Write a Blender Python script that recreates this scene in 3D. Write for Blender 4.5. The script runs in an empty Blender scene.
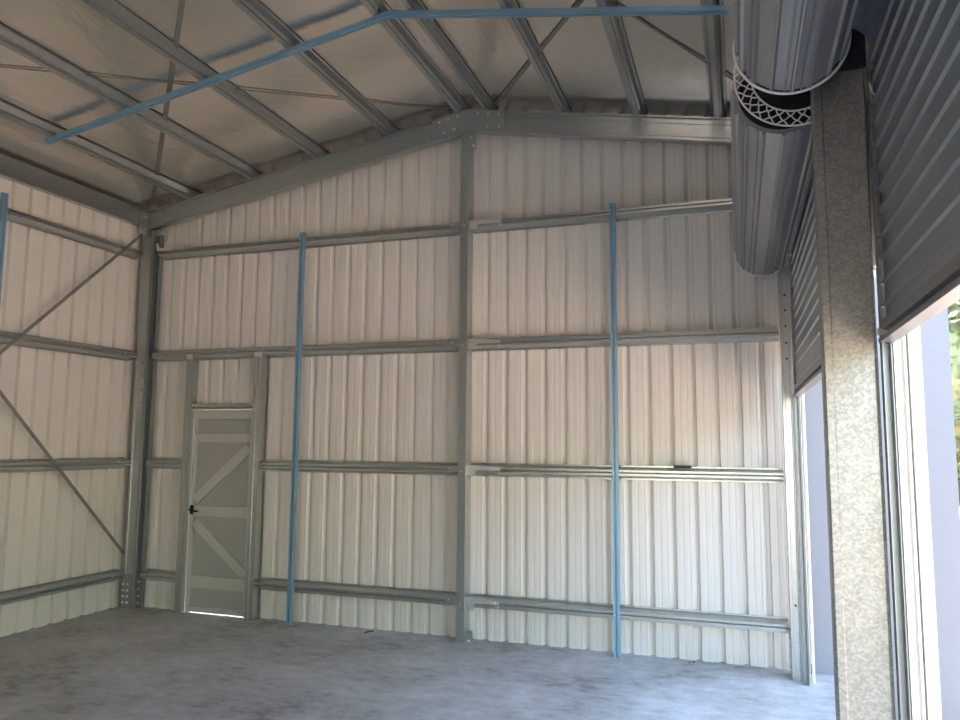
import bpy, bmesh, math, random
from mathutils import Vector, Matrix
random.seed(7)
PI = math.pi
SC = bpy.context.scene
COL = SC.collection

# ------------------------------------------------------------------ materials
def new_mat(name):
    m = bpy.data.materials.new(name); m.use_nodes = True
    nt = m.node_tree; b = nt.nodes['Principled BSDF']
    return m, nt, b

def noise(nt, scale, detail=4, rough=.6, vec=None, stretch=None):
    n = nt.nodes.new('ShaderNodeTexNoise'); n.inputs['Scale'].default_value = scale
    n.inputs['Detail'].default_value = detail; n.inputs['Roughness'].default_value = rough
    tc = nt.nodes.new('ShaderNodeTexCoord')
    mp = nt.nodes.new('ShaderNodeMapping')
    if stretch: mp.inputs['Scale'].default_value = stretch
    nt.links.new(tc.outputs['Object'], mp.inputs['Vector'])
    nt.links.new(mp.outputs['Vector'], n.inputs['Vector'])
    return n

def ramp(nt, src, stops):
    r = nt.nodes.new('ShaderNodeValToRGB')
    while len(r.color_ramp.elements) < len(stops): r.color_ramp.elements.new(.5)
    for e, (p, c) in zip(r.color_ramp.elements, stops):
        e.position = p; e.color = (*c, 1)
    nt.links.new(src, r.inputs['Fac'])
    return r

def bump(nt, b, src, strength, dist):
    n = nt.nodes.new('ShaderNodeBump'); n.inputs['Strength'].default_value = strength
    n.inputs['Distance'].default_value = dist
    nt.links.new(src, n.inputs['Height']); nt.links.new(n.outputs['Normal'], b.inputs['Normal'])
    return n

def simple(name, col, rough=.5, metal=0., var=.06, scale=3.):
    m, nt, b = new_mat(name)
    n = noise(nt, scale)
    lo = tuple(c*(1-var) for c in col); hi = tuple(min(1, c*(1+var)) for c in col)
    r = ramp(nt, n.outputs['Fac'], [(.3, lo), (.7, hi)])
    nt.links.new(r.outputs['Color'], b.inputs['Base Color'])
    b.inputs['Roughness'].default_value = rough; b.inputs['Metallic'].default_value = metal
    return m

def galvanised(name, lo, hi, rough, metal, scale=70., rv=.01):
    m, nt, b = new_mat(name)
    v = nt.nodes.new('ShaderNodeTexVoronoi'); v.inputs['Scale'].default_value = scale
    tc = nt.nodes.new('ShaderNodeTexCoord'); nt.links.new(tc.outputs['Object'], v.inputs['Vector'])
    sep = nt.nodes.new('ShaderNodeSeparateColor'); nt.links.new(v.outputs['Color'], sep.inputs['Color'])
    n = noise(nt, 4.)
    mx = nt.nodes.new('ShaderNodeMath'); mx.operation = 'MULTIPLY_ADD'
    nt.links.new(sep.outputs[0], mx.inputs[0]); mx.inputs[1].default_value = .6
    ad = nt.nodes.new('ShaderNodeMath'); ad.operation = 'MULTIPLY'; ad.inputs[1].default_value = .4
    nt.links.new(n.outputs['Fac'], ad.inputs[0]); nt.links.new(ad.outputs[0], mx.inputs[2])
    r = ramp(nt, mx.outputs[0], [(.1, lo), (.8, hi)])
    nt.links.new(r.outputs['Color'], b.inputs['Base Color'])
    mr = nt.nodes.new('ShaderNodeMapRange'); nt.links.new(sep.outputs[1], mr.inputs['Value'])
    mr.inputs['To Min'].default_value = rough-rv; mr.inputs['To Max'].default_value = rough+rv
    nt.links.new(mr.outputs['Result'], b.inputs['Roughness'])
    b.inputs['Metallic'].default_value = metal
    return m

M = {}
M['galv'] = galvanised('galvanised_steel', (.43,.455,.44), (.49,.515,.50), .29, .86, 60.)
M['galv_spangle'] = galvanised('spangled_galvanised_steel', (.25,.25,.225), (.40,.395,.35), .42, .6, 110., .05)
M['galv_dark'] = galvanised('dull_galvanised_steel', (.28,.30,.30), (.34,.36,.36), .42, .7, 220.)
M['zinc'] = simple('bright_zinc', (.8,.8,.78), .3, .9, .04)
M['sheet'] = simple('wall_sheet_inner_face', (.76,.725,.65), .36, 0., .03, 1.2)
M['panel'] = simple('pale_grey_wall_panel', (.22,.24,.28), .5, 0., .01, .5)
M['white'] = simple('white_jamb_paint', (.78,.75,.68), .4, 0., .02)
M['curtain'] = simple('grey_door_curtain', (.31,.33,.345), .32, .35, .05, 2.)
M['drum'] = simple('drum_sheet', (.29,.285,.28), .36, .35, .05, 2.)
M['rail'] = simple('door_bottom_rail', (.26,.26,.265), .4, .3)
M['blue'] = simple('blue_coated_steel', (.25,.43,.56), .38, .35, .06, 5.)
M['door'] = simple('door_back_face', (.42,.43,.38), .5, .1, .03, 2.)
M['door_rail'] = simple('door_rail_face', (.56,.57,.50), .5, .2, .03, 2.)
M['black'] = simple('black_steel', (.02,.02,.022), .6)
M['wire'] = simple('white_wire', (.8,.79,.75), .4)
M['leaf'] = simple('dry_leaf', (.10,.07,.04), .7)
M['strap'] = galvanised('strap_steel', (.22,.23,.21), (.28,.29,.26), .5, .5, 200.)
M['outer'] = simple('outer_cladding', (.62,.60,.55), .5)
M['bark'] = simple('bark', (.14,.10,.07), .9, 0, .3, 8.)
M['foliage'] = simple('foliage', (.17,.19,.08), .6, 0, .5, 2.)
M['soil'] = simple('sunlit_gravel', (.70,.50,.35), .9, 0, .25, 1.5)

# roof foil: shiny, slightly crinkled
m, nt, b = new_mat('silver_roof_foil')
b.inputs['Base Color'].default_value = (.80,.77,.71,1); b.inputs['Metallic'].default_value = .92
b.inputs['Roughness'].default_value = .22
n1 = noise(nt, 3., 5, .6, stretch=(1, .35, 1)); n2 = noise(nt, 17., 4, .65, stretch=(1, .5, 1))
ad = nt.nodes.new('ShaderNodeMath'); ad.operation = 'MULTIPLY_ADD'
nt.links.new(n2.outputs['Fac'], ad.inputs[0]); ad.inputs[1].default_value = .22
nt.links.new(n1.outputs['Fac'], ad.inputs[2])
bump(nt, b, ad.outputs[0], .5, .03)
M['foil'] = m

# concrete slab
m, nt, b = new_mat('smooth_concrete_slab')
n1 = noise(nt, 1.3, 8, .65); n2 = noise(nt, 9., 6, .7, stretch=(.8, 1.2, 1)); 
mixn = nt.nodes.new('ShaderNodeMath'); mixn.operation = 'MULTIPLY_ADD'
nt.links.new(n1.outputs['Fac'], mixn.inputs[0]); mixn.inputs[1].default_value = .6
m2 = nt.nodes.new('ShaderNodeMath'); m2.operation = 'MULTIPLY'; m2.inputs[1].default_value = .4
nt.links.new(n2.outputs['Fac'], m2.inputs[0]); nt.links.new(m2.outputs[0], mixn.inputs[2])
r = ramp(nt, mixn.outputs[0], [(.38, (.24,.23,.215)), (.46, (.44,.425,.405)), (.62, (.66,.64,.62))])
nt.links.new(r.outputs['Color'], b.inputs['Base Color'])
rr = ramp(nt, n1.outputs['Fac'], [(.35, (.42,.42,.42)), (.65, (.62,.62,.62))])
nt.links.new(rr.outputs['Color'], b.inputs['Roughness'])
bump(nt, b, n2.outputs['Fac'], .12, .01)
M['slab'] = m

# ------------------------------------------------------------------ mesh helpers
def ident(v): return v

def box(bm, x0, x1, y0, y1, z0, z1, f=ident):
    v = [bm.verts.new(f(Vector((x, y, z)))) for x in (x0, x1) for y in (y0, y1) for z in (z0, z1)]
    for q in ((0,1,3,2), (4,6,7,5), (0,4,5,1), (2,3,7,6), (0,2,6,4), (1,5,7,3)):
        bm.faces.new([v[i] for i in q])

def offset_poly(pts, t):
    out = []
    n = len(pts)
    for i, p in enumerate(pts):
        p = Vector(p)
        d0 = (p - Vector(pts[i-1])).normalized() if i > 0 else None
        d1 = (Vector(pts[i+1]) - p).normalized() if i < n-1 else None
        if d0 is None: nrm = Vector((-d1.y, d1.x)); k = 1
        elif d1 is None: nrm = Vector((-d0.y, d0.x)); k = 1
        else:
            a = Vector((-d0.y, d0.x)); c = Vector((-d1.y, d1.x)); nrm = (a+c)
            if nrm.length < 1e-6: nrm = a
            nrm.normalize(); k = 1/max(.35, nrm.dot(a))
        out.append(p + nrm*t*k)
    return out

def section(bm, pts, f, s0, s1, t=.003, steps=1):
    """thin-walled profile pts (a,b) swept along s; f(s,a,b) -> world vector"""
    A = [Vector(p) for p in pts]; B = offset_poly(pts, t)
    rings = []
    for k in range(steps+1):
        s = s0 + (s1-s0)*k/steps
        rings.append(([bm.verts.new(f(s, p.x, p.y)) for p in A], [bm.verts.new(f(s, p.x, p.y)) for p in B]))
    n = len(A)
    for k in range(steps):
        a0, b0 = rings[k]; a1, b1 = rings[k+1]
        for i in range(n-1):
            bm.faces.new((a0[i], a0[i+1], a1[i+1], a1[i])); bm.faces.new((b0[i+1], b0[i], b1[i], b1[i+1]))
        bm.faces.new((a0[0], a1[0], b1[0], b0[0])); bm.faces.new((a0[-1], b0[-1], b1[-1], a1[-1]))
    for (a, c) in (rings[0], rings[-1]):
        for i in range(n-1): bm.faces.new((a[i], a[i+1], c[i+1], c[i]))

def tube(bm, pts, r, sides=8, closed=False):
    pts = [Vector(p) for p in pts]; n = len(pts); rings = []
    up = Vector((0, 1, 0))
    for i, p in enumerate(pts):
        if closed: d = pts[(i+1) % n] - pts[i-1]
        else: d = pts[min(i+1, n-1)] - pts[max(i-1, 0)]
        d.normalize()
        u = d.cross(up)
        if u.length < .1: u = d.cross(Vector((1, 0, 0)))
        u.normalize(); w = d.cross(u)
        rings.append([bm.verts.new(p + (u*math.cos(2*PI*k/sides) + w*math.sin(2*PI*k/sides))*r) for k in range(sides)])
    m_ = n if closed else n-1
    for i in range(m_):
        a, b_ = rings[i], rings[(i+1) % n]
        for k in range(sides):
            bm.faces.new((a[k], a[(k+1) % sides], b_[(k+1) % sides], b_[k]))
    if not closed:
        bm.faces.new(list(reversed(rings[0]))); bm.faces.new(rings[-1])

def hexbolt(bm, c, d, r=.011, h=.009):
    c = Vector(c); d = Vector(d).normalized()
    u = d.orthogonal().normalized(); w = d.cross(u)
    lo = [bm.verts.new(c + (u*math.cos(k*PI/3)+w*math.sin(k*PI/3))*r) for k in range(6)]
    hi = [bm.verts.new(c + d*h + (u*math.cos(k*PI/3)+w*math.sin(k*PI/3))*r*.92) for k in range(6)]
    for k in range(6): bm.faces.new((lo[k], lo[(k+1) % 6], hi[(k+1) % 6], hi[k]))
    bm.faces.new(hi); bm.faces.new(list(reversed(lo)))

def obj(name, bm, mat, parent=None, smooth=False):
    bmesh.ops.recalc_face_normals(bm, faces=bm.faces)
    me = bpy.data.meshes.new(name); bm.to_mesh(me); bm.free()
    me.materials.append(M[mat] if isinstance(mat, str) else mat)
    if smooth:
        for p in me.polygons: p.use_smooth = True
    o = bpy.data.objects.new(name, me); COL.objects.link(o)
    if parent is not None:
        o.parent = parent; o.matrix_parent_inverse = Matrix.Translation(-parent.location) if not parent.parent else Matrix.Identity(4)
    return o

def nb(): return bmesh.new()

def thing(name, label, cat, loc, group=None):
    o = bpy.data.objects.new(name, None); COL.objects.link(o)
    o.location = loc; o.empty_display_size = .1
    o['label'] = label; o['category'] = cat
    if group: o['group'] = group
    return o

def tag(o, label, cat, group=None):
    o['label'] = label; o['category'] = cat
    if group: o['group'] = group
    return o

def struct(name, bm, mat, label=None, smooth=False):
    o = obj(name, bm, mat, smooth=smooth); o['kind'] = 'structure'
    if label: o['label'] = label
    return o

def bolts(parent, spots, d, r=.011, mat='zinc'):
    for s in spots:
        bm = nb(); hexbolt(bm, s, d, r); obj('bolt', bm, mat, parent)

# ------------------------------------------------------------------ dimensions
D = 6.29                      # girt faces on the end wall
XL = -5.951                   # girt faces on the left wall
XS = XL - .105                # left wall sheet
YS = 6.395                    # end wall sheet
RX, RZ, SL = -2.27, 4.745, .1727
XE = 1.50                     # outer edge of the roof on the door side
YB = -5.0
G = [(3.715, 'top'), (2.624, 'second from the top'), (1.507, 'third from the top'), (.375, 'lowest')]
GH = .095
def roofz(x): return RZ - SL*abs(x-RX)

# ------------------------------------------------------------------ floor and ground
bm = nb(); box(bm, -6.12, .68, YB-.1, 6.45, -.45, 0); struct('floor', bm, 'slab')
bm = nb(); box(bm, -60, 60, -60, 80, -.75, -.40); struct('ground', bm, 'soil', 'light brown gravel ground outside the shed')

# ------------------------------------------------------------------ ribbed wall sheets
PITCH = .1778
def rib_breaks(a0, a1, phase):
    """(position, outward offset) list of the sheet profile between a0 and a1"""
    pts = []
    k = math.floor((a0-phase)/PITCH) - 1
    while phase + k*PITCH < a1 + PITCH:
        x = phase + k*PITCH
        for dx, o in ((-.066, 0), (-.036, .036), (-.010, .036), (-.004, 0), (.036, 0), (.040, .0015), (.050, .0015), (.054, 0), (.086, 0), (.090, .0015), (.100, .0015), (.104, 0)):
            pts.append((x+dx, o))
        k += 1
    pts.sort()
    return [p for p in pts if a0 < p[0] < a1]

def sheet(bm, xs, f, z0, ztop, t=.004):
    def vv(x, o, z): return bm.verts.new(f(x, o, z))
    prev = None
    for (x, o) in xs:
        cur = (vv(x, o, z0), vv(x, o, ztop(x)), vv(x, o+t, z0), vv(x, o+t, ztop(x)))
        if prev:
            bm.faces.new((prev[0], cur[0], cur[1], prev[1])); bm.faces.new((prev[2], prev[3], cur[3], cur[2]))
            bm.faces.new((prev[0], prev[2], cur[2], cur[0])); bm.faces.new((prev[1], cur[1], cur[3], prev[3]))
        else: bm.faces.new((cur[0], cur[1], cur[3], cur[2]))
        prev = cur
    bm.faces.new((prev[0], prev[2], prev[3], prev[1]))

def prof(a0, a1, phase, extra=()):
    pts = rib_breaks(a0, a1, phase)
    for e in list(extra):
        if a0 < e < a1: pts.append((e, 0))
    pts.sort()
    return [(a0, 0)] + pts + [(a1, 0)]

PH = -2.092
top = lambda x: roofz(x) + .09
bm = nb(); f = lambda x, o, z: Vector((x, YS+o, z))
DX0, DX1, DZ = -5.225, -4.55, 1.98
sheet(bm, prof(-6.10, DX0, PH), f, 0, top)
sheet(bm, prof(DX0, DX1, PH), f, DZ, top)
sheet(bm, prof(DX1, RX, PH), f, 0, top); sheet(bm, prof(RX, .43, PH), f, 0, top)
struct('wall_end', bm, 'sheet', 'ribbed beige steel sheeting of the gable end wall')
bm = nb(); fl = lambda y, o, z: Vector((XS-o, y, z))
sheet(bm, prof(YB, 6.42, 6.25), fl, 0, lambda y: 4.19)
struct('wall_left', bm, 'sheet', 'ribbed beige steel sheeting of the left side wall')
bm = nb(); fb = lambda x, o, z: Vector((x, YB-o, z))
sheet(bm, prof(-6.10, RX, PH), fb, 0, top); sheet(bm, prof(RX, -.3, PH), fb, 2.2, top); sheet(bm, prof(-.3, .6, PH), fb, 0, top)  # unseen opening behind the camera, added to let in frontal light
struct('wall_back', bm, 'sheet')
# door wall: cladding over and between the door openings
bm = nb(); fr = lambda y, o, z: Vector((.56+o, y, z))
sheet(bm, prof(YB, 6.39, 0), fr, 2.45, lambda y: roofz(.56)+.085)
sheet(bm, prof(YB, .12, 0), fr, 0, lambda y: 3.0)
struct('wall_right', bm, 'outer', 'steel sheeting above the roller doors')
# end panel outside the doors, under the overhanging roof
bm = nb(); 
v = []
for y in (6.36, 6.40):
    v.append([bm.verts.new((x, y, z)) for x, z in ((.44, -.40), (XE, -.40), (XE, roofz(XE)+.085), (.44, roofz(.44)+.085))])
bm.faces.new(v[0]); bm.faces.new(list(reversed(v[1])))
for i in range(4): bm.faces.new((v[0][i], v[0][(i+1) % 4], v[1][(i+1) % 4], v[1][i]))
struct('wall_outer', bm, 'panel', 'smooth pale blue grey panel outside the door openings')

# ------------------------------------------------------------------ foil lined roof
bm = nb()
xs = [-6.15 + (RX+6.15)*i/70 for i in range(71)] + [RX + (XE-RX)*i/66 for i in range(1, 67)]
ys = [YB-.05 + (6.47-YB+.05)*j/60 for j in range(61)]
P_L = [-5.367, -4.60, -3.845, -3.08, -2.36]; P_R = [-2.09, -1.40, -.735, -.085]
PX = sorted([-6.0] + P_L + P_R + [.6, 1.3])
def sag(x):
    for a, c in zip(PX, PX[1:]):
        if a <= x <= c: return 0.009*math.sin(PI*(x-a)/(c-a))
    return 0
lo = [[bm.verts.new((x, y, roofz(x)+.076-sag(x)*(.7+.3*math.sin(y*3+x)))) for y in ys] for x in xs]
hi = [[bm.verts.new((x, y, roofz(x)+.115)) for y in (ys[0], ys[-1])] for x in xs]
for i in range(len(xs)-1):
    for j in range(len(ys)-1): bm.faces.new((lo[i][j], lo[i][j+1], lo[i+1][j+1], lo[i+1][j]))
    bm.faces.new((hi[i][0], hi[i+1][0], hi[i+1][1], hi[i][1]))
struct('ceiling', bm, 'foil', 'silver foil lining under the pitched roof', smooth=True)

# ------------------------------------------------------------------ end wall frame
COLP = lambda w, d, lip=.018: [(0, lip), (0, 0), (w, 0), (w, d), (0, d), (0, d-lip)]
def ribbed_web(w, d, lip=.018, g=.006):
    return [(lip, d), (0, d), (0, 0), (w*.22, 0), (w*.27, g), (w*.73, g), (w*.78, 0), (w, 0), (w, d), (w-lip, d)]

# centre post
t = thing('steel_post', 'tall galvanised channel post standing under the roof apex in the middle of the end wall', 'post', (-2.30, 6.31, 0))
x0, x1, y0, y1 = -2.338, -2.266, 6.245, 6.385
bm = nb(); section(bm, [(x0, y0+.018), (x0, y0), (x1, y0), (x1, y1), (x0, y1), (x0, y1-.018)], lambda s, a, c: Vector((a, c, s)), 0, roofz(-2.3)-.208, .003)
obj('channel', bm, 'galv', t)
bm = nb(); box(bm, x0+.005, x1+.055, y0+.02, y1, 0, .006); box(bm, x1, x1+.055, y0+.06, y0+.066, 0, .09); bb = obj('base_bracket', bm, 'galv', t)
bolts(bb, [(x1+.028, y0+.045, .006), (x1+.028, y0+.10, .006)], (0, 0, 1))
bolts(t, [((x0+x1)/2, y0, z-.06) for z, _ in G], (0, -1, 0), .007)

# left corner column
t = thing('corner_column', 'galvanised corner column where the left wall meets the end wall', 'column', (-5.90, 6.33, 0))
bm = nb(); section(bm, [(p[0]-5.975, p[1]+6.27) for p in ribbed_web(.125, .09, .018)], lambda s, a, c: Vector((a, c, s)), 0, roofz(-5.9)-.02, .003)
obj('channel', bm, 'galv', t)
bm = nb(); section(bm, [(-5.80, 6.335), (-5.785, 6.335), (-5.785, 6.375), (-5.848, 6.375), (-5.848, 6.30), (-5.835, 6.30)], lambda s, a, c: Vector((a, c, s)), 0, 3.88, .003)
obj('side_channel', bm, 'galv_dark', t)
bm = nb(); box(bm, -5.985, -5.84, 6.262, 6.267, 0, .34); box(bm, -5.845, -5.79, 6.325, 6.33, 0, .34); bpl = obj('base_plate', bm, 'galv_dark', t)
bolts(bpl, [(x, 6.262, z) for x in (-5.955, -5.90) for z in (.06, .12, .18, .24)] + [(-5.815, 6.325, z) for z in (.05, .12, .19, .26)], (0, -1, 0), .014)
for z in (2.08, 2.22, 2.36, 2.5): 
    bm = nb(); hexbolt(bm, (-5.87, 6.27, z), (0, -1, 0), .008, .004); obj('bolt_hole', bm, 'black', t)
# knee bracket at its top
bm = nb(); box(bm, -5.985, -5.87, 6.224, 6.229, 3.86, 4.10); kp = obj('knee_plate', bm, 'galv', t)
bolts(kp, [(x, 6.224, z) for x in (-5.96, -5.90) for z in (3.92, 4.05)], (0, -1, 0), .012)

# right corner column
t = thing('corner_column', 'galvanised corner column beside the far roller door', 'column', (.365, 6.2, 0))
bm = nb(); section(bm, [(p[0]+.325, p[1]+6.12) for p in ribbed_web(.075, .15, .015, .004)], lambda s, a, c: Vector((a, c, s)), 0, roofz(.4)-.02, .003)
obj('channel', bm, 'galv', t)
for z in (2.35, 2.47, 2.6, 2.72, 2.84, .53): 
    bm = nb(); hexbolt(bm, (.362, 6.12, z), (0, -1, 0), .009, .004); obj('bolt_hole', bm, 'black', t)
bm = nb(); box(bm, .318, .323, 6.13, 6.25, 0, .34); bpl = obj('base_plate', bm, 'galv_dark', t)
bolts(bpl, [(.318, 6.16, z) for z in (.07, .14, .21, .28)], (-1, 0, 0), .014)

# rafters
def rafter_f(side, x0):
    c = math.cos(math.atan(SL))
    def f(s, a, h): # s = world x ; a = depth y ; h = height below roof line
        return Vector((s, a, roofz(s)+h))
    return f
RP = [(6.31, -.016), (6.31, 0), (6.232, 0), (6.232, -.011), (6.258, -.017), (6.258, -.055), (6.242, -.066), (6.242, -.172), (6.234, -.180), (6.234, -.205), (6.31, -.205), (6.31, -.19)]
for (a, c, lab) in ((-6.0, RX, 'galvanised rafter rising from the left corner column to the apex'), (RX, .55, 'galvanised rafter falling from the apex towards the roller doors')):
    t = thing('rafter', lab, 'rafter', ((a+c)/2, 6.27, roofz((a+c)/2)-.2), 'end wall rafters')
    bm = nb(); section(bm, RP, rafter_f(0, 0), a, c, .003); obj('channel', bm, 'galv', t)
# apex bracket
t = thing('apex_bracket', 'bolted steel plate joining the two rafters at the apex', 'bracket', (-2.1, 6.235, 4.5))
bm = nb()
pts = [(-2.62, roofz(-2.62)-.015), (RX, RZ-.015), (-1.92, roofz(-1.92)-.015), (-1.92, roofz(-1.92)-.19), (RX, RZ-.19), (-2.62, roofz(-2.62)-.19)]
for y in (6.225, 6.230):
    vs = [bm.verts.new((x, y, z)) for x, z in pts]
    bm.faces.new(vs)
bm.verts.ensure_lookup_table()
for i in range(6): bm.faces.new((bm.verts[i], bm.verts[(i+1) % 6], bm.verts[6+(i+1) % 6], bm.verts[6+i]))
obj('plate', bm, 'galv', t)
bm = nb(); box(bm, -2.262, -2.19, 6.236, 6.24, 4.35, 4.60); obj('drop_plate', bm, 'galv', t)
bolts(t, [(x, 6.225, roofz(x)-.045) for x in (-2.55, -2.46, -2.37, -2.17, -2.07, -1.97)] + [(x, 6.225, roofz(x)-.16) for x in (-2.50, -2.40, -2.08, -1.97)] + [(-2.235, 6.236, 4.47), (-2.215, 6.236, 4.39)], (0, -1, 0), .013)

# girts: rolled top hats
def girt_prof(front, back, z):   # (depth, height), front face first
    h = GH
    return [(back, z+.012), (back, z-.004), (front, z-.026), (front, z-.040), (front+(back-front)*.12, z-.0475), (front, z-.055), (front, z-.069), (back, z-h+.004), (back, z-h-.012)]
def end_girt(x0, x1, z, label, br=None):
    t = thing('girt', label, 'girt', ((x0+x1)/2, D+.05, z-GH), 'end wall girts')
    bm = nb(); section(bm, girt_prof(D, YS-.003, z), lambda s, a, c: Vector((s, a, c)), x0, x1, -.002, 4); obj('rail', bm, 'galv', t)
    for side in (br or ''):
        if side == 'L':   # bracket on the right face of a post, flaring into the girt
            bm = nb(); vs = []
            for dy in (0, .004):
                vs.append([bm.verts.new(p) for p in ((x0, D-.012+dy, z-.002), (x0+.30, D-.004+dy, z-.022), (x0+.30, D-.004+dy, z-.05), (x0+.08, D-.010+dy, z-.05), (x0+.07, D-.010+dy, z-GH), (x0, D-.012+dy, z-GH))])
            bm.faces.new(vs[0]); bm.faces.new(list(reversed(vs[1])))
            for i in range(6): bm.faces.new((vs[0][i], vs[0][(i+1) % 6], vs[1][(i+1) % 6], vs[1][i]))
            eb = obj('end_bracket', bm, 'zinc', t)
            bolts(eb, [(x0+.26, D-.006, z-.035), (x0+.29, D-.002, z-.07)], (0, -1, 0), .010)
        else:
            bm = nb(); box(bm, x1-.11, x1, D-.008, D-.003, z-.055, z-.015); eb = obj('end_bracket', bm, 'galv', t)
            bolts(eb, [(x1-.085, D-.008, z-.035)], (0, -1, 0), .010)
xa, xm0, xm1, xz = -5.78, -2.34, -2.264, .322
names_l = ['top girt of the end wall left of the centre post, below the rafter', 'second girt of the end wall left of the centre post, passing over the small door',
           'girt at handle height between the small door and the centre post', 'lowest girt between the small door and the centre post']
names_r = ['top girt of the end wall right of the centre post, running behind the drum', 'second girt of the end wall right of the centre post',
           'third girt of the end wall right of the centre post', 'lowest girt of the end wall right of the centre post']
for i, (z, nm) in enumerate(G):
    end_girt(xa if i < 2 else -4.423, xm0, z, names_l[i], 'R')
    end_girt(xm1, xz if i else .40, z, names_r[i], 'L')
end_girt(xa, -5.34, G[2][0], 'short girt at handle height between corner column and small door', '')
end_girt(xa, -5.34, G[3][0], 'short lowest girt between corner column and small door', '')
# bright curled bracket at the left end of the top girt
t = thing('cleat', 'bright curled cleat at the left end of the top girt by the corner column', 'bracket', (-5.73, 6.26, 3.68))
bm = nb(); pp = [(-5.79, 3.76), (-5.765, 3.775), (-5.745, 3.712), (-5.57, 3.708), (-5.57, 3.684), (-5.77, 3.684)]
vs = [[bm.verts.new((x, yy, z)) for x, z in pp] for yy in (6.266, 6.272)]
bm.faces.new(vs[0]); bm.faces.new(list(reversed(vs[1])))
for i in range(6): bm.faces.new((vs[0][i], vs[0][(i+1) % 6], vs[1][(i+1) % 6], vs[1][i]))
obj('plate', bm, 'zinc', t)
bm = nb(); tube(bm, [(-5.70 + .06*math.cos(a), 6.26, 3.84+.07*math.sin(a)) for a in [PI*.9 - k*PI*1.2/10 for k in range(11)]], .010); obj('curl', bm, 'galv', t, True)

# left wall girts + eave member
for i, (z, nm) in enumerate(G):
    t = thing('girt', nm + ' girt of the left wall', 'girt', (XL-.05, 1, z-GH), 'left wall girts')
    bm = nb(); section(bm, girt_prof(XL, XS+.003, z), lambda s, a, c: Vector((a, s, c)), YB+.02, 6.27, .002, 4); obj('rail', bm, 'galv', t)
    bolts(t, [(XL, 6.10, z-.035)], (1, 0, 0), .009)
t = thing('eave_purlin', 'galvanised eave purlin along the top of the left wall', 'purlin', (-6.0, 1, 3.97))
bm = nb(); section(bm, [(-6.045, 3.99), (-6.045, 3.972), (-5.975, 3.972), (-5.975, 4.150), (-6.045, 4.150), (-6.045, 4.135)], lambda s, a, c: Vector((a, s, c)), YB+.02, 6.23, .003); obj('channel', bm, 'galv', t)

# ------------------------------------------------------------------ roof purlins
plabels_l = ['lowest purlin of the left roof slope, next to the eave', 'second purlin up the left roof slope', 'third purlin up the left roof slope',
             'fourth purlin up the left roof slope', 'highest purlin of the left slope, meeting the rafter just left of the apex']
plabels_r = ['highest purlin of the right slope, meeting the rafter just right of the apex', 'second purlin down the right roof slope',
             'third purlin down the right roof slope, left of the last one seen', 'purlin of the right slope beside the roller door drums']
for xs_, labs in ((P_L, plabels_l), (P_R, plabels_r)):
    for x, lab in zip(xs_, labs):
        sgn = 1 if x < RX else -1
        z0 = roofz(x)
        def f(s, a, h, x=x, z0=z0, sgn=sgn): return Vector((x + a, s, z0 + h + sgn*SL*a))
        t = thing('roof_purlin', lab, 'purlin', (x, 1, z0), 'roof purlins')
        bm = nb(); section(bm, [(-.066, .064), (-.050, .064), (-.034, .020), (-.030, .0), (.010, .0), (.012, .010), (.006, .018), (.030, .024), (.048, .064), (.066, .064)], f, YB+.02, 6.385, .002, 6)
        obj('rail', bm, 'galv', t)
        for s in (-1, 1):
            bm = nb(); hexbolt(bm, f(6.0, s*.016, 0), (0, 0, -1), .006, .004); obj('screw', bm, 'zinc', t)

# straps on the roof plane, above the purlins
def strap(p, q, w, label, up, th=.0015, name='brace_strap', mat='strap'):
    p = Vector(p); q = Vector(q); d = (q-p).normalized(); n = Vector(up).normalized(); s = d.cross(n).normalized()*w/2
    bm = nb()
    def g(v): return p + d*v.x + s*v.y*2/w*1.0 + n*v.z
    L = (q-p).length
    v = [bm.verts.new(p + d*a + s*b_ + n*c) for a in (0, L) for b_ in (-1, 1) for c in (-th, th)]
    for qd in ((0,1,3,2), (4,6,7,5), (0,4,5,1), (2,3,7,6), (0,2,6,4), (1,5,7,3)): bm.faces.new([v[i] for i in qd])
    return tag(obj(name, bm, mat), label, 'strap', 'steel bracing straps')
H = .0605
def rp(x, y): return (x, y, roofz(x)+H)
nl = (-SL, 0, 1); nr = (SL, 0, 1)
strap(rp(-5.72, 6.12), rp(-2.6, 3.0), .035, 'flat strap crossing the left roof slope from the corner column towards the camera', nl)
strap(rp(-5.6, 3.06), rp(-2.40, 6.3), .014, 'thin strap crossing the left roof slope up to the apex', nl)
strap(rp(-2.05, 6.3), rp(-.2, 3.55), .035, 'flat strap crossing the right roof slope from the apex', nr)
strap(rp(-.9, 4.31), rp(.3, 6.06), .022, 'thin strap on the right roof slope beside the drum purlin', nr)
# left wall cross straps
XF = XL + .006
def lw(y, z): return (XF, y, z)
strap(lw(6.24, 3.88), lw(3.3, 1.08), .032, 'upper strap on the left wall sloping down from the top of the corner column', (1, 0, 0))
strap(lw(6.23, .55), lw(3.3, 3.58), .032, 'lower strap on the left wall sloping down to the foot of the corner column', (1, 0, 0))

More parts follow.
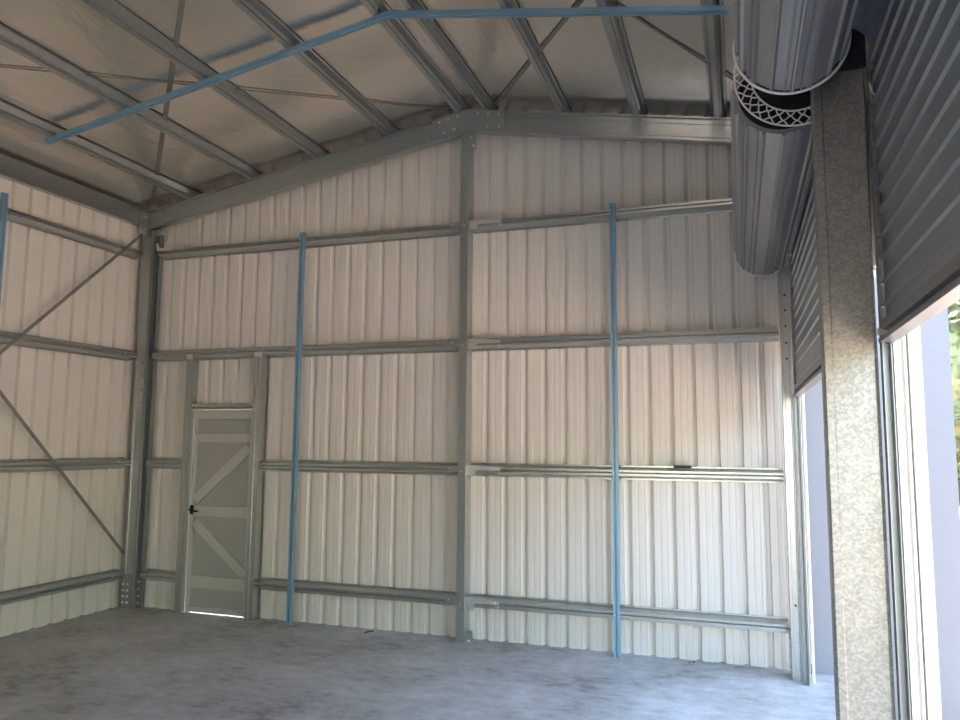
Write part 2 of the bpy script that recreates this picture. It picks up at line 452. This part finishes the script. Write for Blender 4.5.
# ------------------------------------------------------------------ blue members
bp = [(0, .045), (0, .030), (-.012, .030), (-.014, .022), (-.008, .020), (-.014, .018), (-.012, .012), (-.012, .0)]
def blue_prof(w, d):   # (across, out)
    return [(0, 0), (0, -d), (w*.36, -d), (w*.42, -d*.55), (w*.58, -d*.55), (w*.64, -d), (w, -d), (w, 0)]
def blue_post(x, z1, label):
    t = thing('blue_prop', label, 'batten', (x, D-.02, 0), 'blue vertical battens')
    bm = nb(); section(bm, blue_prof(.05, .038), lambda s, a, c: Vector((x-.025+a, D-.002+c, s)), 0, z1, .002); obj('channel', bm, 'blue', t)
    bolts(t, [(x-.014, D-.040, z-.045) for z, _ in G], (0, -1, 0), .006)
blue_post(-4.0, 3.735, 'blue steel batten standing between the small door and the centre post')
blue_post(-.965, 3.735, 'blue steel batten standing right of the centre post')
t = thing('blue_prop', 'blue steel batten on the left wall at the photo edge', 'batten', (XL+.02, 4.62, 0), 'blue vertical battens')
bm = nb(); section(bm, blue_prof(.05, .036), lambda s, a, c: Vector((XL+.009-c, 4.60+a, s)), 0, 3.80, .002); obj('channel', bm, 'blue', t)
for (a, c, lab) in ((-5.43, RX+.005, 'blue steel beam under the purlins of the left roof slope'), (RX+.005, .01, 'blue steel beam under the purlins of the right roof slope')):
    t = thing('blue_roof_beam', lab, 'beam', ((a+c)/2, 4.58, roofz((a+c)/2)-.04), 'blue beams under the purlins')
    bm = nb(); section(bm, blue_prof(.05, .036), lambda s, u, w: Vector((s, 4.555+u, roofz(s)-.001+w)), a, c, .002); obj('channel', bm, 'blue', t)
    pl = [x for x in P_L + P_R if a < x < c]
    for x in pl:
        bm = nb(); hexbolt(bm, (x, 4.570, roofz(x)-.038), (0, 0, -1), .008); obj('bolt', bm, 'blue', t)

# ------------------------------------------------------------------ personnel door
FL = D + .02
def ch_post(x0, x1, z1):
    t = dframe
    bm = nb(); w = x1-x0
    section(bm, [(x0+.012, D+.10), (x0, D+.10), (x0, D), (x0+w*.4, D), (x0+w*.45, D+.008), (x0+w*.6, D+.008), (x0+w*.65, D), (x1, D), (x1, D+.10), (x1-.012, D+.10)], lambda s, a, c: Vector((a, c, s)), 0, z1, .002)
    o = obj('post', bm, 'galv', t)
    bm = nb(); box(bm, x0, x1, D-.006, D-.001, z1-.05, z1-.005); obj('top_cleat', bm, 'zinc', t)
dframe = thing('door_frame', 'galvanised frame of two posts and a head rail around the small door', 'door frame', (-4.88, D+.05, 0))
ch_post(-5.335, -5.262, G[1][0]-GH+.045)
ch_post(-4.515, -4.425, G[1][0]-GH+.045)
bm = nb(); section(bm, [(D+.10, 2.065), (D+.02, 2.065), (D+.02, 2.03), (D+.028, 2.025), (D+.02, 2.02), (D+.02, 2.005), (D+.10, 2.005)], lambda s, a, c: Vector((s, a, c)), -5.26, -4.517, .002); obj('head_rail', bm, 'galv', dframe)
dr = bpy.data.objects.new('door_1', None); COL.objects.link(dr); dr.location = (-4.9, 6.36, .02)
dr['kind'] = 'structure'; dr['label'] = 'small braced personnel door in the left part of the end wall'
x0, x1, z0, z1, y = -5.245, -4.530, .010, 2.0, D+.045
bm = nb(); box(bm, x0, x1, y+.03, y+.036, z0, z1); obj('leaf', bm, 'door', dr)
def rail(z, h, label=None):
    bm = nb(); section(bm, [(y+.029, z+h), (y+.004, z+h), (y+.004, z), (y+.029, z)], lambda s, a, c: Vector((s, a, c)), x0+.035, x1-.035, .002)
    obj('door_rail', bm, 'door_rail', dr)
rail(1.915, .075); rail(1.68, .085); rail(.945, .10); rail(.245, .115); rail(z0+.002, .05)
for xx in (x0, x1-.035):
    bm = nb(); section(bm, [(xx, y+.029), (xx, y), (xx+.035, y), (xx+.035, y+.029)], lambda s, a, c: Vector((a, c, s)), z0, z1, .002); obj('door_stile', bm, 'door_rail', dr)
def diag(p, q, w):
    (xa_, za_), (xb_, zb_) = p, q
    dx, dz = xb_-xa_, zb_-za_; L = math.hypot(dx, dz); ux, uz = dx/L, dz/L
    bm = nb(); section(bm, [(-w/2, y+.029), (-w/2, y+.004), (w/2, y+.004), (w/2, y+.029)], lambda s, a, c: Vector((xa_+ux*s-uz*a, c, za_+uz*s+ux*a)), 0, L, .002)
    obj('diagonal_brace', bm, 'door_rail', dr)
diag((x0+.05, 1.10), (x1-.05, 1.63), .09); diag((x0+.05, .885), (x1-.04, .395), .09)
bm = nb(); box(bm, x0+.008, x0+.048, y-.006, y+.001, .96, 1.05); box(bm, x0+.03, x0+.045, y-.035, y-.005, .985, 1.0)
tube(bm, [(x0+.037, y-.033, .993), (x0+.08, y-.036, .993), (x0+.125, y-.030, .993)], .009)
tube(bm, [(x0+.02, y-.02, 1.005), (x0+.02, y-.005, 1.005)], .018); o = obj('handle', bm, 'black', dr); o['label'] = 'dark lever handle with lock plate'
bm = nb(); box(bm, x0-.012, x1+.01, D+.03, YS+.05, 0, .006); o = struct('trim_1', bm, 'zinc', 'metal threshold strip under the small door')

# ------------------------------------------------------------------ roller doors
def curtain_prof(z0, z1, x, extra=()):
    pts = []; z = z0; P = .0865
    while z < z1:
        for dz, o in ((0, 0), (.060, 0), (.065, -.010), (.071, -.010), (.076, 0)):
            if z+dz < z1: pts.append((x+o, z+dz))
        z += P
    pts.append((x, z1)); return pts + list(extra)
def drum_mesh(xc, zc, r, y0, y1, seed, taper=0):
    rnd = random.Random(seed); bm = nb(); prof_ = []
    n = 17; a = 0
    for k in range(n):
        a0 = 2*PI*k/n + rnd.uniform(-.05, .05)
        w = 2*PI/n
        lst = [(0, 0), (.50*w, .003*rnd.random()), (.56*w, .011), (.66*w, .012), (.73*w, 0)]
        if rnd.random() < .5: lst = [(0, 0), (.18*w, .0), (.22*w, .007), (.28*w, .007), (.32*w, 0)] + lst[1:]
        for da, o in lst: prof_.append((a0+da, r-.012+o))
    prof_.sort()
    rings = [[bm.verts.new((xc + rr*math.cos(aa), yy, zc + rr*math.sin(aa))) for aa, rr in prof_] for yy in (y0, y1)]
    m_ = len(prof_)
    for i in range(m_): bm.faces.new((rings[0][i], rings[0][(i+1) % m_], rings[1][(i+1) % m_], rings[1][i]))
    # inner wall + hollow ends
    inn = [[bm.verts.new((xc + (r-.03)*math.cos(aa), yy, zc + (r-.03)*math.sin(aa))) for aa, rr in prof_] for yy in (y0, y1)]
    for e in (0, 1):
        for i in range(m_): bm.faces.new((rings[e][i], rings[e][(i+1) % m_], inn[e][(i+1) % m_], inn[e][i]))
    for i in range(m_): bm.faces.new((inn[0][i], inn[0][(i+1) % m_], inn[1][(i+1) % m_], inn[1][i]))
    return bm
def ring(xc, zc, r, y, tr, seg=64): 
    bm = nb(); tube(bm, [(xc + r*math.cos(2*PI*k/seg), y, zc + r*math.sin(2*PI*k/seg)) for k in range(seg)], tr, 8, True); return bm
def disc(bm, xc, zc, r, ya, yb, seg=48):
    a = [bm.verts.new((xc + r*math.cos(2*PI*k/seg), ya, zc + r*math.sin(2*PI*k/seg))) for k in range(seg)]
    c = [bm.verts.new((xc + r*math.cos(2*PI*k/seg), yb, zc + r*math.sin(2*PI*k/seg))) for k in range(seg)]
    for k in range(seg): bm.faces.new((a[k], a[(k+1) % seg], c[(k+1) % seg], c[k]))
    bm.faces.new(a); bm.faces.new(list(reversed(c)))

def roller_door(label, xc, zc, r, xcur, dy0, dy1, cy0, cy1, zb, seed, wheel=None, ring_y=None):
    t = thing('roller_door', label, 'roller door', (xcur, (cy0+cy1)/2, zb), 'roller doors')
    lead = [(xc + (xcur-xc)*math.cos(PI/2*q/8), zc+.03 + (r-.028)*math.sin(PI/2*q/8)) for q in range(1, 9)]
    bm = nb(); section(bm, curtain_prof(zb+.075, zc+.03, xcur, lead), lambda s, a, c: Vector((a, s, c)), cy0, cy1, .002); obj('curtain', bm, 'curtain', t)
    bm = nb(); section(bm, [(xcur+.004, zb+.085), (xcur-.022, zb+.080), (xcur-.022, zb+.045), (xcur-.006, zb+.040), (xcur-.006, zb+.022), (xcur-.030, zb+.018), (xcur-.030, zb), (xcur+.02, zb), (xcur+.02, zb+.02)], lambda s, a, c: Vector((a, s, c)), cy0, cy1, .002)
    obj('bottom_rail', bm, 'rail', t)
    k = 0; z = zb+.075+.066
    while z < zc-.05:      # wind clips at the curtain edge
        bm = nb(); box(bm, xcur-.022, xcur-.010, cy1-.035, cy1-.003, z-.006, z+.006); box(bm, xcur-.022, xcur-.014, cy1-.010, cy1+.004, z-.004, z+.004); obj('edge_clip', bm, 'galv_dark', t); z += .0865
    obj('drum', drum_mesh(xc, zc, r, dy0, dy1, seed), 'drum', t)
    bm = nb(); tube(bm, [(xc, dy0-.14, zc), (xc, dy1+.06, zc)], .022, 12); obj('axle', bm, 'galv_dark', t)
    bm = nb(); disc(bm, xc, zc, r-.035, dy0+.05, dy0+.06); disc(bm, xc, zc, r-.035, dy1-.06, dy1-.05); obj('drum_wheel', bm, 'black', t)
    o = obj('drum_rim', ring(xc, zc, r+.001, ring_y, .0055), 'wire', t, True); o['label'] = 'white rim around the end of the drum'
    return t
near = roller_door('near roller door, its grey ribbed curtain hanging at the right edge', 0.222, 3.178, .197, .528, .20, 2.86, .16, 3.078, 2.075, 3, ring_y=2.858)
far = roller_door('far roller door, its drum reaching the end wall corner', .214, 3.19, .208, .420, 3.27, 6.05, 3.28, 6.042, 2.055, 11, ring_y=6.052)
# lacy white end wheel of the far drum
bm = nb(); xc, zc, yw = .262, 3.238, 3.215
R1, R2, R3, R4 = .238, .216, .194, .172
N = 26
for (ra, rb, ph) in ((R1, R2, 0), (R2, R3, .5), (R3, R4, 0)):
    pts = []
    for k in range(N*6):
        u = k/6.0; w = .5+.5*math.cos(2*PI*(u+ph)); r_ = rb+(ra-rb)*w; a = 2*PI*u/N
        pts.append((xc + r_*math.cos(a), yw + .10*(R1-r_), zc + r_*math.sin(a)))
    tube(bm, pts, .0032, 6, True)
for rr in (R1, R4): tube(bm, [(xc + rr*math.cos(2*PI*k/72), yw+.10*(R1-rr), zc + rr*math.sin(2*PI*k/72)) for k in range(72)], .0042, 6, True)
o = obj('lace_rim', bm, 'wire', far, True); o['label'] = 'white open lattice rim at the near end of the drum'
bm = nb(); disc(bm, xc, zc, .168, 3.235, 3.245); obj('shade_disc', bm, 'black', far)  # black disc puts the shade inside the drum end into colour

# middle column, brackets
t = thing('steel_column', 'wide spangled galvanised column standing between the two roller doors', 'column', (.36, 3.15, 0))
x0, x1, y0, y1 = .312, .498, 3.10, 3.185
bm = nb(); section(bm, [(x0+.02, y1), (x0, y1), (x0, y0+.006), (x0+.006, y0), (x0+.030, y0), (x0+.036, y0+.003), (x1-.012, y0+.003), (x1-.006, y0), (x1, y0+.006), (x1, y1), (x1-.02, y1)], lambda s, a, c: Vector((a, c, s)), 0, roofz(.36)-.02, .003)
obj('channel', bm, 'galv_spangle', t)
for xx, zz in ((.41, 2.70), (.41, 2.86), (.37, 2.78), (.47, .30)):
    bm = nb(); hexbolt(bm, (xx, 3.103, zz), (0, -1, 0), .006, .003); obj('screw', bm, 'galv_dark', t)
t = thing('drum_bracket', 'steel bracket, shade put into its black colour, at the column top carrying the drum ends', 'bracket', (.40, 3.0, 3.05))
bm = nb(); box(bm, .314, .505, 3.085, 3.098, 3.15, 3.45); obj('plate', bm, 'black', t)  # black colour carries the shade lying on the bracket
bm = nb(); box(bm, .262, .312, 2.87, 3.085, 3.19, 3.22); obj('arm', bm, 'black', t)
bm = nb(); tube(bm, [(0.520, 3.06, 3.12), (0.510, 3.045, 3.10), (0.505, 3.04, 3.06), (0.513, 3.05, 3.03), (0.527, 3.06, 3.02), (0.530, 3.06, 2.98), (0.525, 3.06, 2.90)], .006); obj('chain_hook', bm, 'galv', t, True)
# guide tracks
def track(x0, x1, y0, y1, z1, label, grp='roller door guide tracks'):
    t = thing('guide_track', label, 'track', ((x0+x1)/2, (y0+y1)/2, 0), grp)
    bm = nb(); section(bm, [(x0, y0), (x0, y1), (x1, y1), (x1, y0)], lambda s, a, c: Vector((a, c, s)), 0, z1, .003); obj('channel', bm, 'galv_dark', t)
    return t
tr = track(.508, .533, 3.050, 3.095, 3.12, 'guide track on the door side of the middle column')
bm = nb(); box(bm, .490, .534, 3.035, 3.048, 2.10, 2.125); obj('stop', bm, 'zinc', tr)
track(.402, .425, 6.015, 6.06, 3.12, 'guide track of the far roller door beside the right corner column')
track(.402, .438, 3.25, 3.295, 3.0, 'guide track hidden behind the middle column')
# white jambs outside the tracks
def jamb(x0, x1, y, label):
    w = x1-x0
    t = thing('door_jamb', label, 'jamb', ((x0+x1)/2, y, 0), 'white door jambs')
    bm = nb(); section(bm, [(x0, y+.06), (x0, y), (x0+w*.12, y), (x0+w*.14, y+.02), (x0+w*.34, y+.02), (x0+w*.36, y), (x0+w*.46, y), (x0+w*.48, y+.03), (x0+w*.52, y+.03), (x0+w*.54, y), (x1, y), (x1, y+.06)], lambda s, a, c: Vector((a, c, s)), 0, 2.44 if x0 > .5 else 3.08, .002)
    obj('channel', bm, 'white', t)
    bm = nb(); tube(bm, [(x0+w*.3, y+.019, .06), (x0+w*.3, y+.019, .13)], .004); obj('slot', bm, 'black', t)
jamb(.55, .640, 3.10, 'white jamb of the near door opening beside the middle column')
jamb(.441, .474, 6.09, 'white jamb of the far door opening beside the corner column')
# far bay side of the middle pier
bm = nb(); box(bm, .53, .63, 3.165, 3.24, 0, 3.0); struct('trim_2', bm, 'white', 'white flashing between the two door openings')

# ------------------------------------------------------------------ small loose things
def leafy(x, y, z, s, rz, label):
    bm = nb(); c = []
    for k, (a, w) in enumerate(((0, .02), (.3, .4), (.6, .35), (1, .02))):
        c.append((bm.verts.new((a*s, w*s*.5, .004+.02*math.sin(a*3)*s*3)), bm.verts.new((a*s, -w*s*.5, .006+.01*a))))
    for a, b_ in zip(c, c[1:]): bm.faces.new((a[0], a[1], b_[1], b_[0]))
    ext = bmesh.ops.extrude_face_region(bm, geom=list(bm.faces))
    for v in ext['geom']:
        if isinstance(v, bmesh.types.BMVert): v.co.z += .004
    o = obj('dry_leaf', bm, 'leaf'); o.location = (x, y, z); o.rotation_euler = (0, 0, rz)
    tag(o, label, 'leaf')
leafy(-3.20, 6.22, 0, .09, .9, 'dark dry leaf on the slab at the wall foot left of the centre post')
leafy(-.42, 6.30, 0, .05, .2, 'tiny brown leaf at the wall foot right of the right blue batten')
bm = nb(); box(bm, -.50, -.365, D-.002, D+.05, 1.508, 1.528); tag(obj('offcut', bm, 'black'), 'small dark offcut lying on the girt of the end wall right part', 'offcut')

# ------------------------------------------------------------------ trees outside
def tree(x, y, h, rad, label, seed, n=2600):
    rnd = random.Random(seed)
    t = thing('tree', label, 'tree', (x, y, -.4), 'trees outside the doors')
    bm = nb(); tube(bm, [(x, y, -.4), (x+.1, y, h*.25), (x-.1, y+.1, h*.5)], .16, 8); obj('trunk', bm, 'bark', t)
    ph = [rnd.uniform(0, 6) for _ in range(6)]
    bm = nb(); bmesh.ops.create_icosphere(bm, subdivisions=4, radius=1)
    for v in bm.verts:
        d = v.co.normalized()
        k = .86 + .07*math.sin(5*d.x+ph[0])*math.sin(4*d.z+ph[1]) + .06*math.sin(9*d.y+ph[2])*math.sin(8*d.z+ph[3]) + .04*math.sin(17*d.x+13*d.y+ph[4])
        v.co = Vector((x + d.x*rad*k, y + d.y*rad*k, h*.5 + .1 + d.z*h*.5*k))
    for q in range(n):
        z = rnd.uniform(-1, 1); a = rnd.uniform(0, 2*PI); s_ = math.sqrt(1-z*z)
        d = Vector((s_*math.cos(a), s_*math.sin(a), z)); kk = rnd.uniform(.82, 1.0)
        c = Vector((x + d.x*rad*kk, y + d.y*rad*kk, h*.5 + .1 + d.z*h*.5*kk))
        a = Vector((rnd.uniform(-1, 1), rnd.uniform(-1, 1), rnd.uniform(-1, 1))).normalized(); b_ = a.orthogonal().normalized()
        s = rnd.uniform(.09, .18)
        bm.faces.new([bm.verts.new(c + a*s), bm.verts.new(c + b_*s*.5), bm.verts.new(c - a*s), bm.verts.new(c - b_*s*.5)])
    obj('foliage', bm, 'foliage', t)
tree(5.4, 20.5, 6.5, 1.9, 'green leafy tree beyond the panel at the right photo edge', 1, 5000)
for k in range(8):  # unseen row of trees, added to hold back light from the horizon
    tree(10.2 + .5*math.sin(k*2.1), -17 + 5.7*k, 5.6 + .5*math.sin(k*1.7), 2.7, 'dense green tree in the row added outside the doors to block low sky light', 20+k)

# ------------------------------------------------------------------ light
w = bpy.data.worlds.new('world'); SC.world = w; w.use_nodes = True
nt = w.node_tree; bg = nt.nodes['Background']
sky = nt.nodes.new('ShaderNodeTexSky'); sky.sky_type = 'NISHITA'; sky.sun_disc = False
sky.sun_elevation = math.radians(62); sky.sun_rotation = 0.2; sky.air_density = 1.2; sky.dust_density = .6; sky.ozone_density = 1.5
nt.links.new(sky.outputs[0], bg.inputs['Color']); bg.inputs['Strength'].default_value = .9
sd = bpy.data.lights.new('sun', 'SUN'); sd.energy = 12.; sd.angle = math.radians(.6); sd.color = (1, .93, .82)
so = bpy.data.objects.new('sun', sd); COL.objects.link(so)
so.rotation_euler = Vector((-.24, .48, .85)).to_track_quat('Z', 'Y').to_euler(); so.location = (0, 0, 20)

# ------------------------------------------------------------------ camera
cd = bpy.data.cameras.new('camera'); cam = bpy.data.objects.new('camera', cd); COL.objects.link(cam)
r_ = Vector((0.94628395, 0.32323574, 0.00808408)); u_ = Vector((0.02752534, -0.10544231, 0.9940444)); f_ = Vector((-0.32216308, 0.94042574, 0.10867554))
mw = Matrix((( r_.x, u_.x, -f_.x, 0), (r_.y, u_.y, -f_.y, 0), (r_.z, u_.z, -f_.z, 1.7), (0, 0, 0, 1)))
cam.matrix_world = mw
cd.sensor_width = 36; cd.lens = 36*752.81/960; cd.clip_start = .02
SC.camera = cam
SC.view_settings.view_transform = 'Standard'; SC.view_settings.look = 'None'
SC.view_settings.gamma = 1; SC.view_settings.use_curve_mapping = False
SC.view_settings.exposure = 1.12
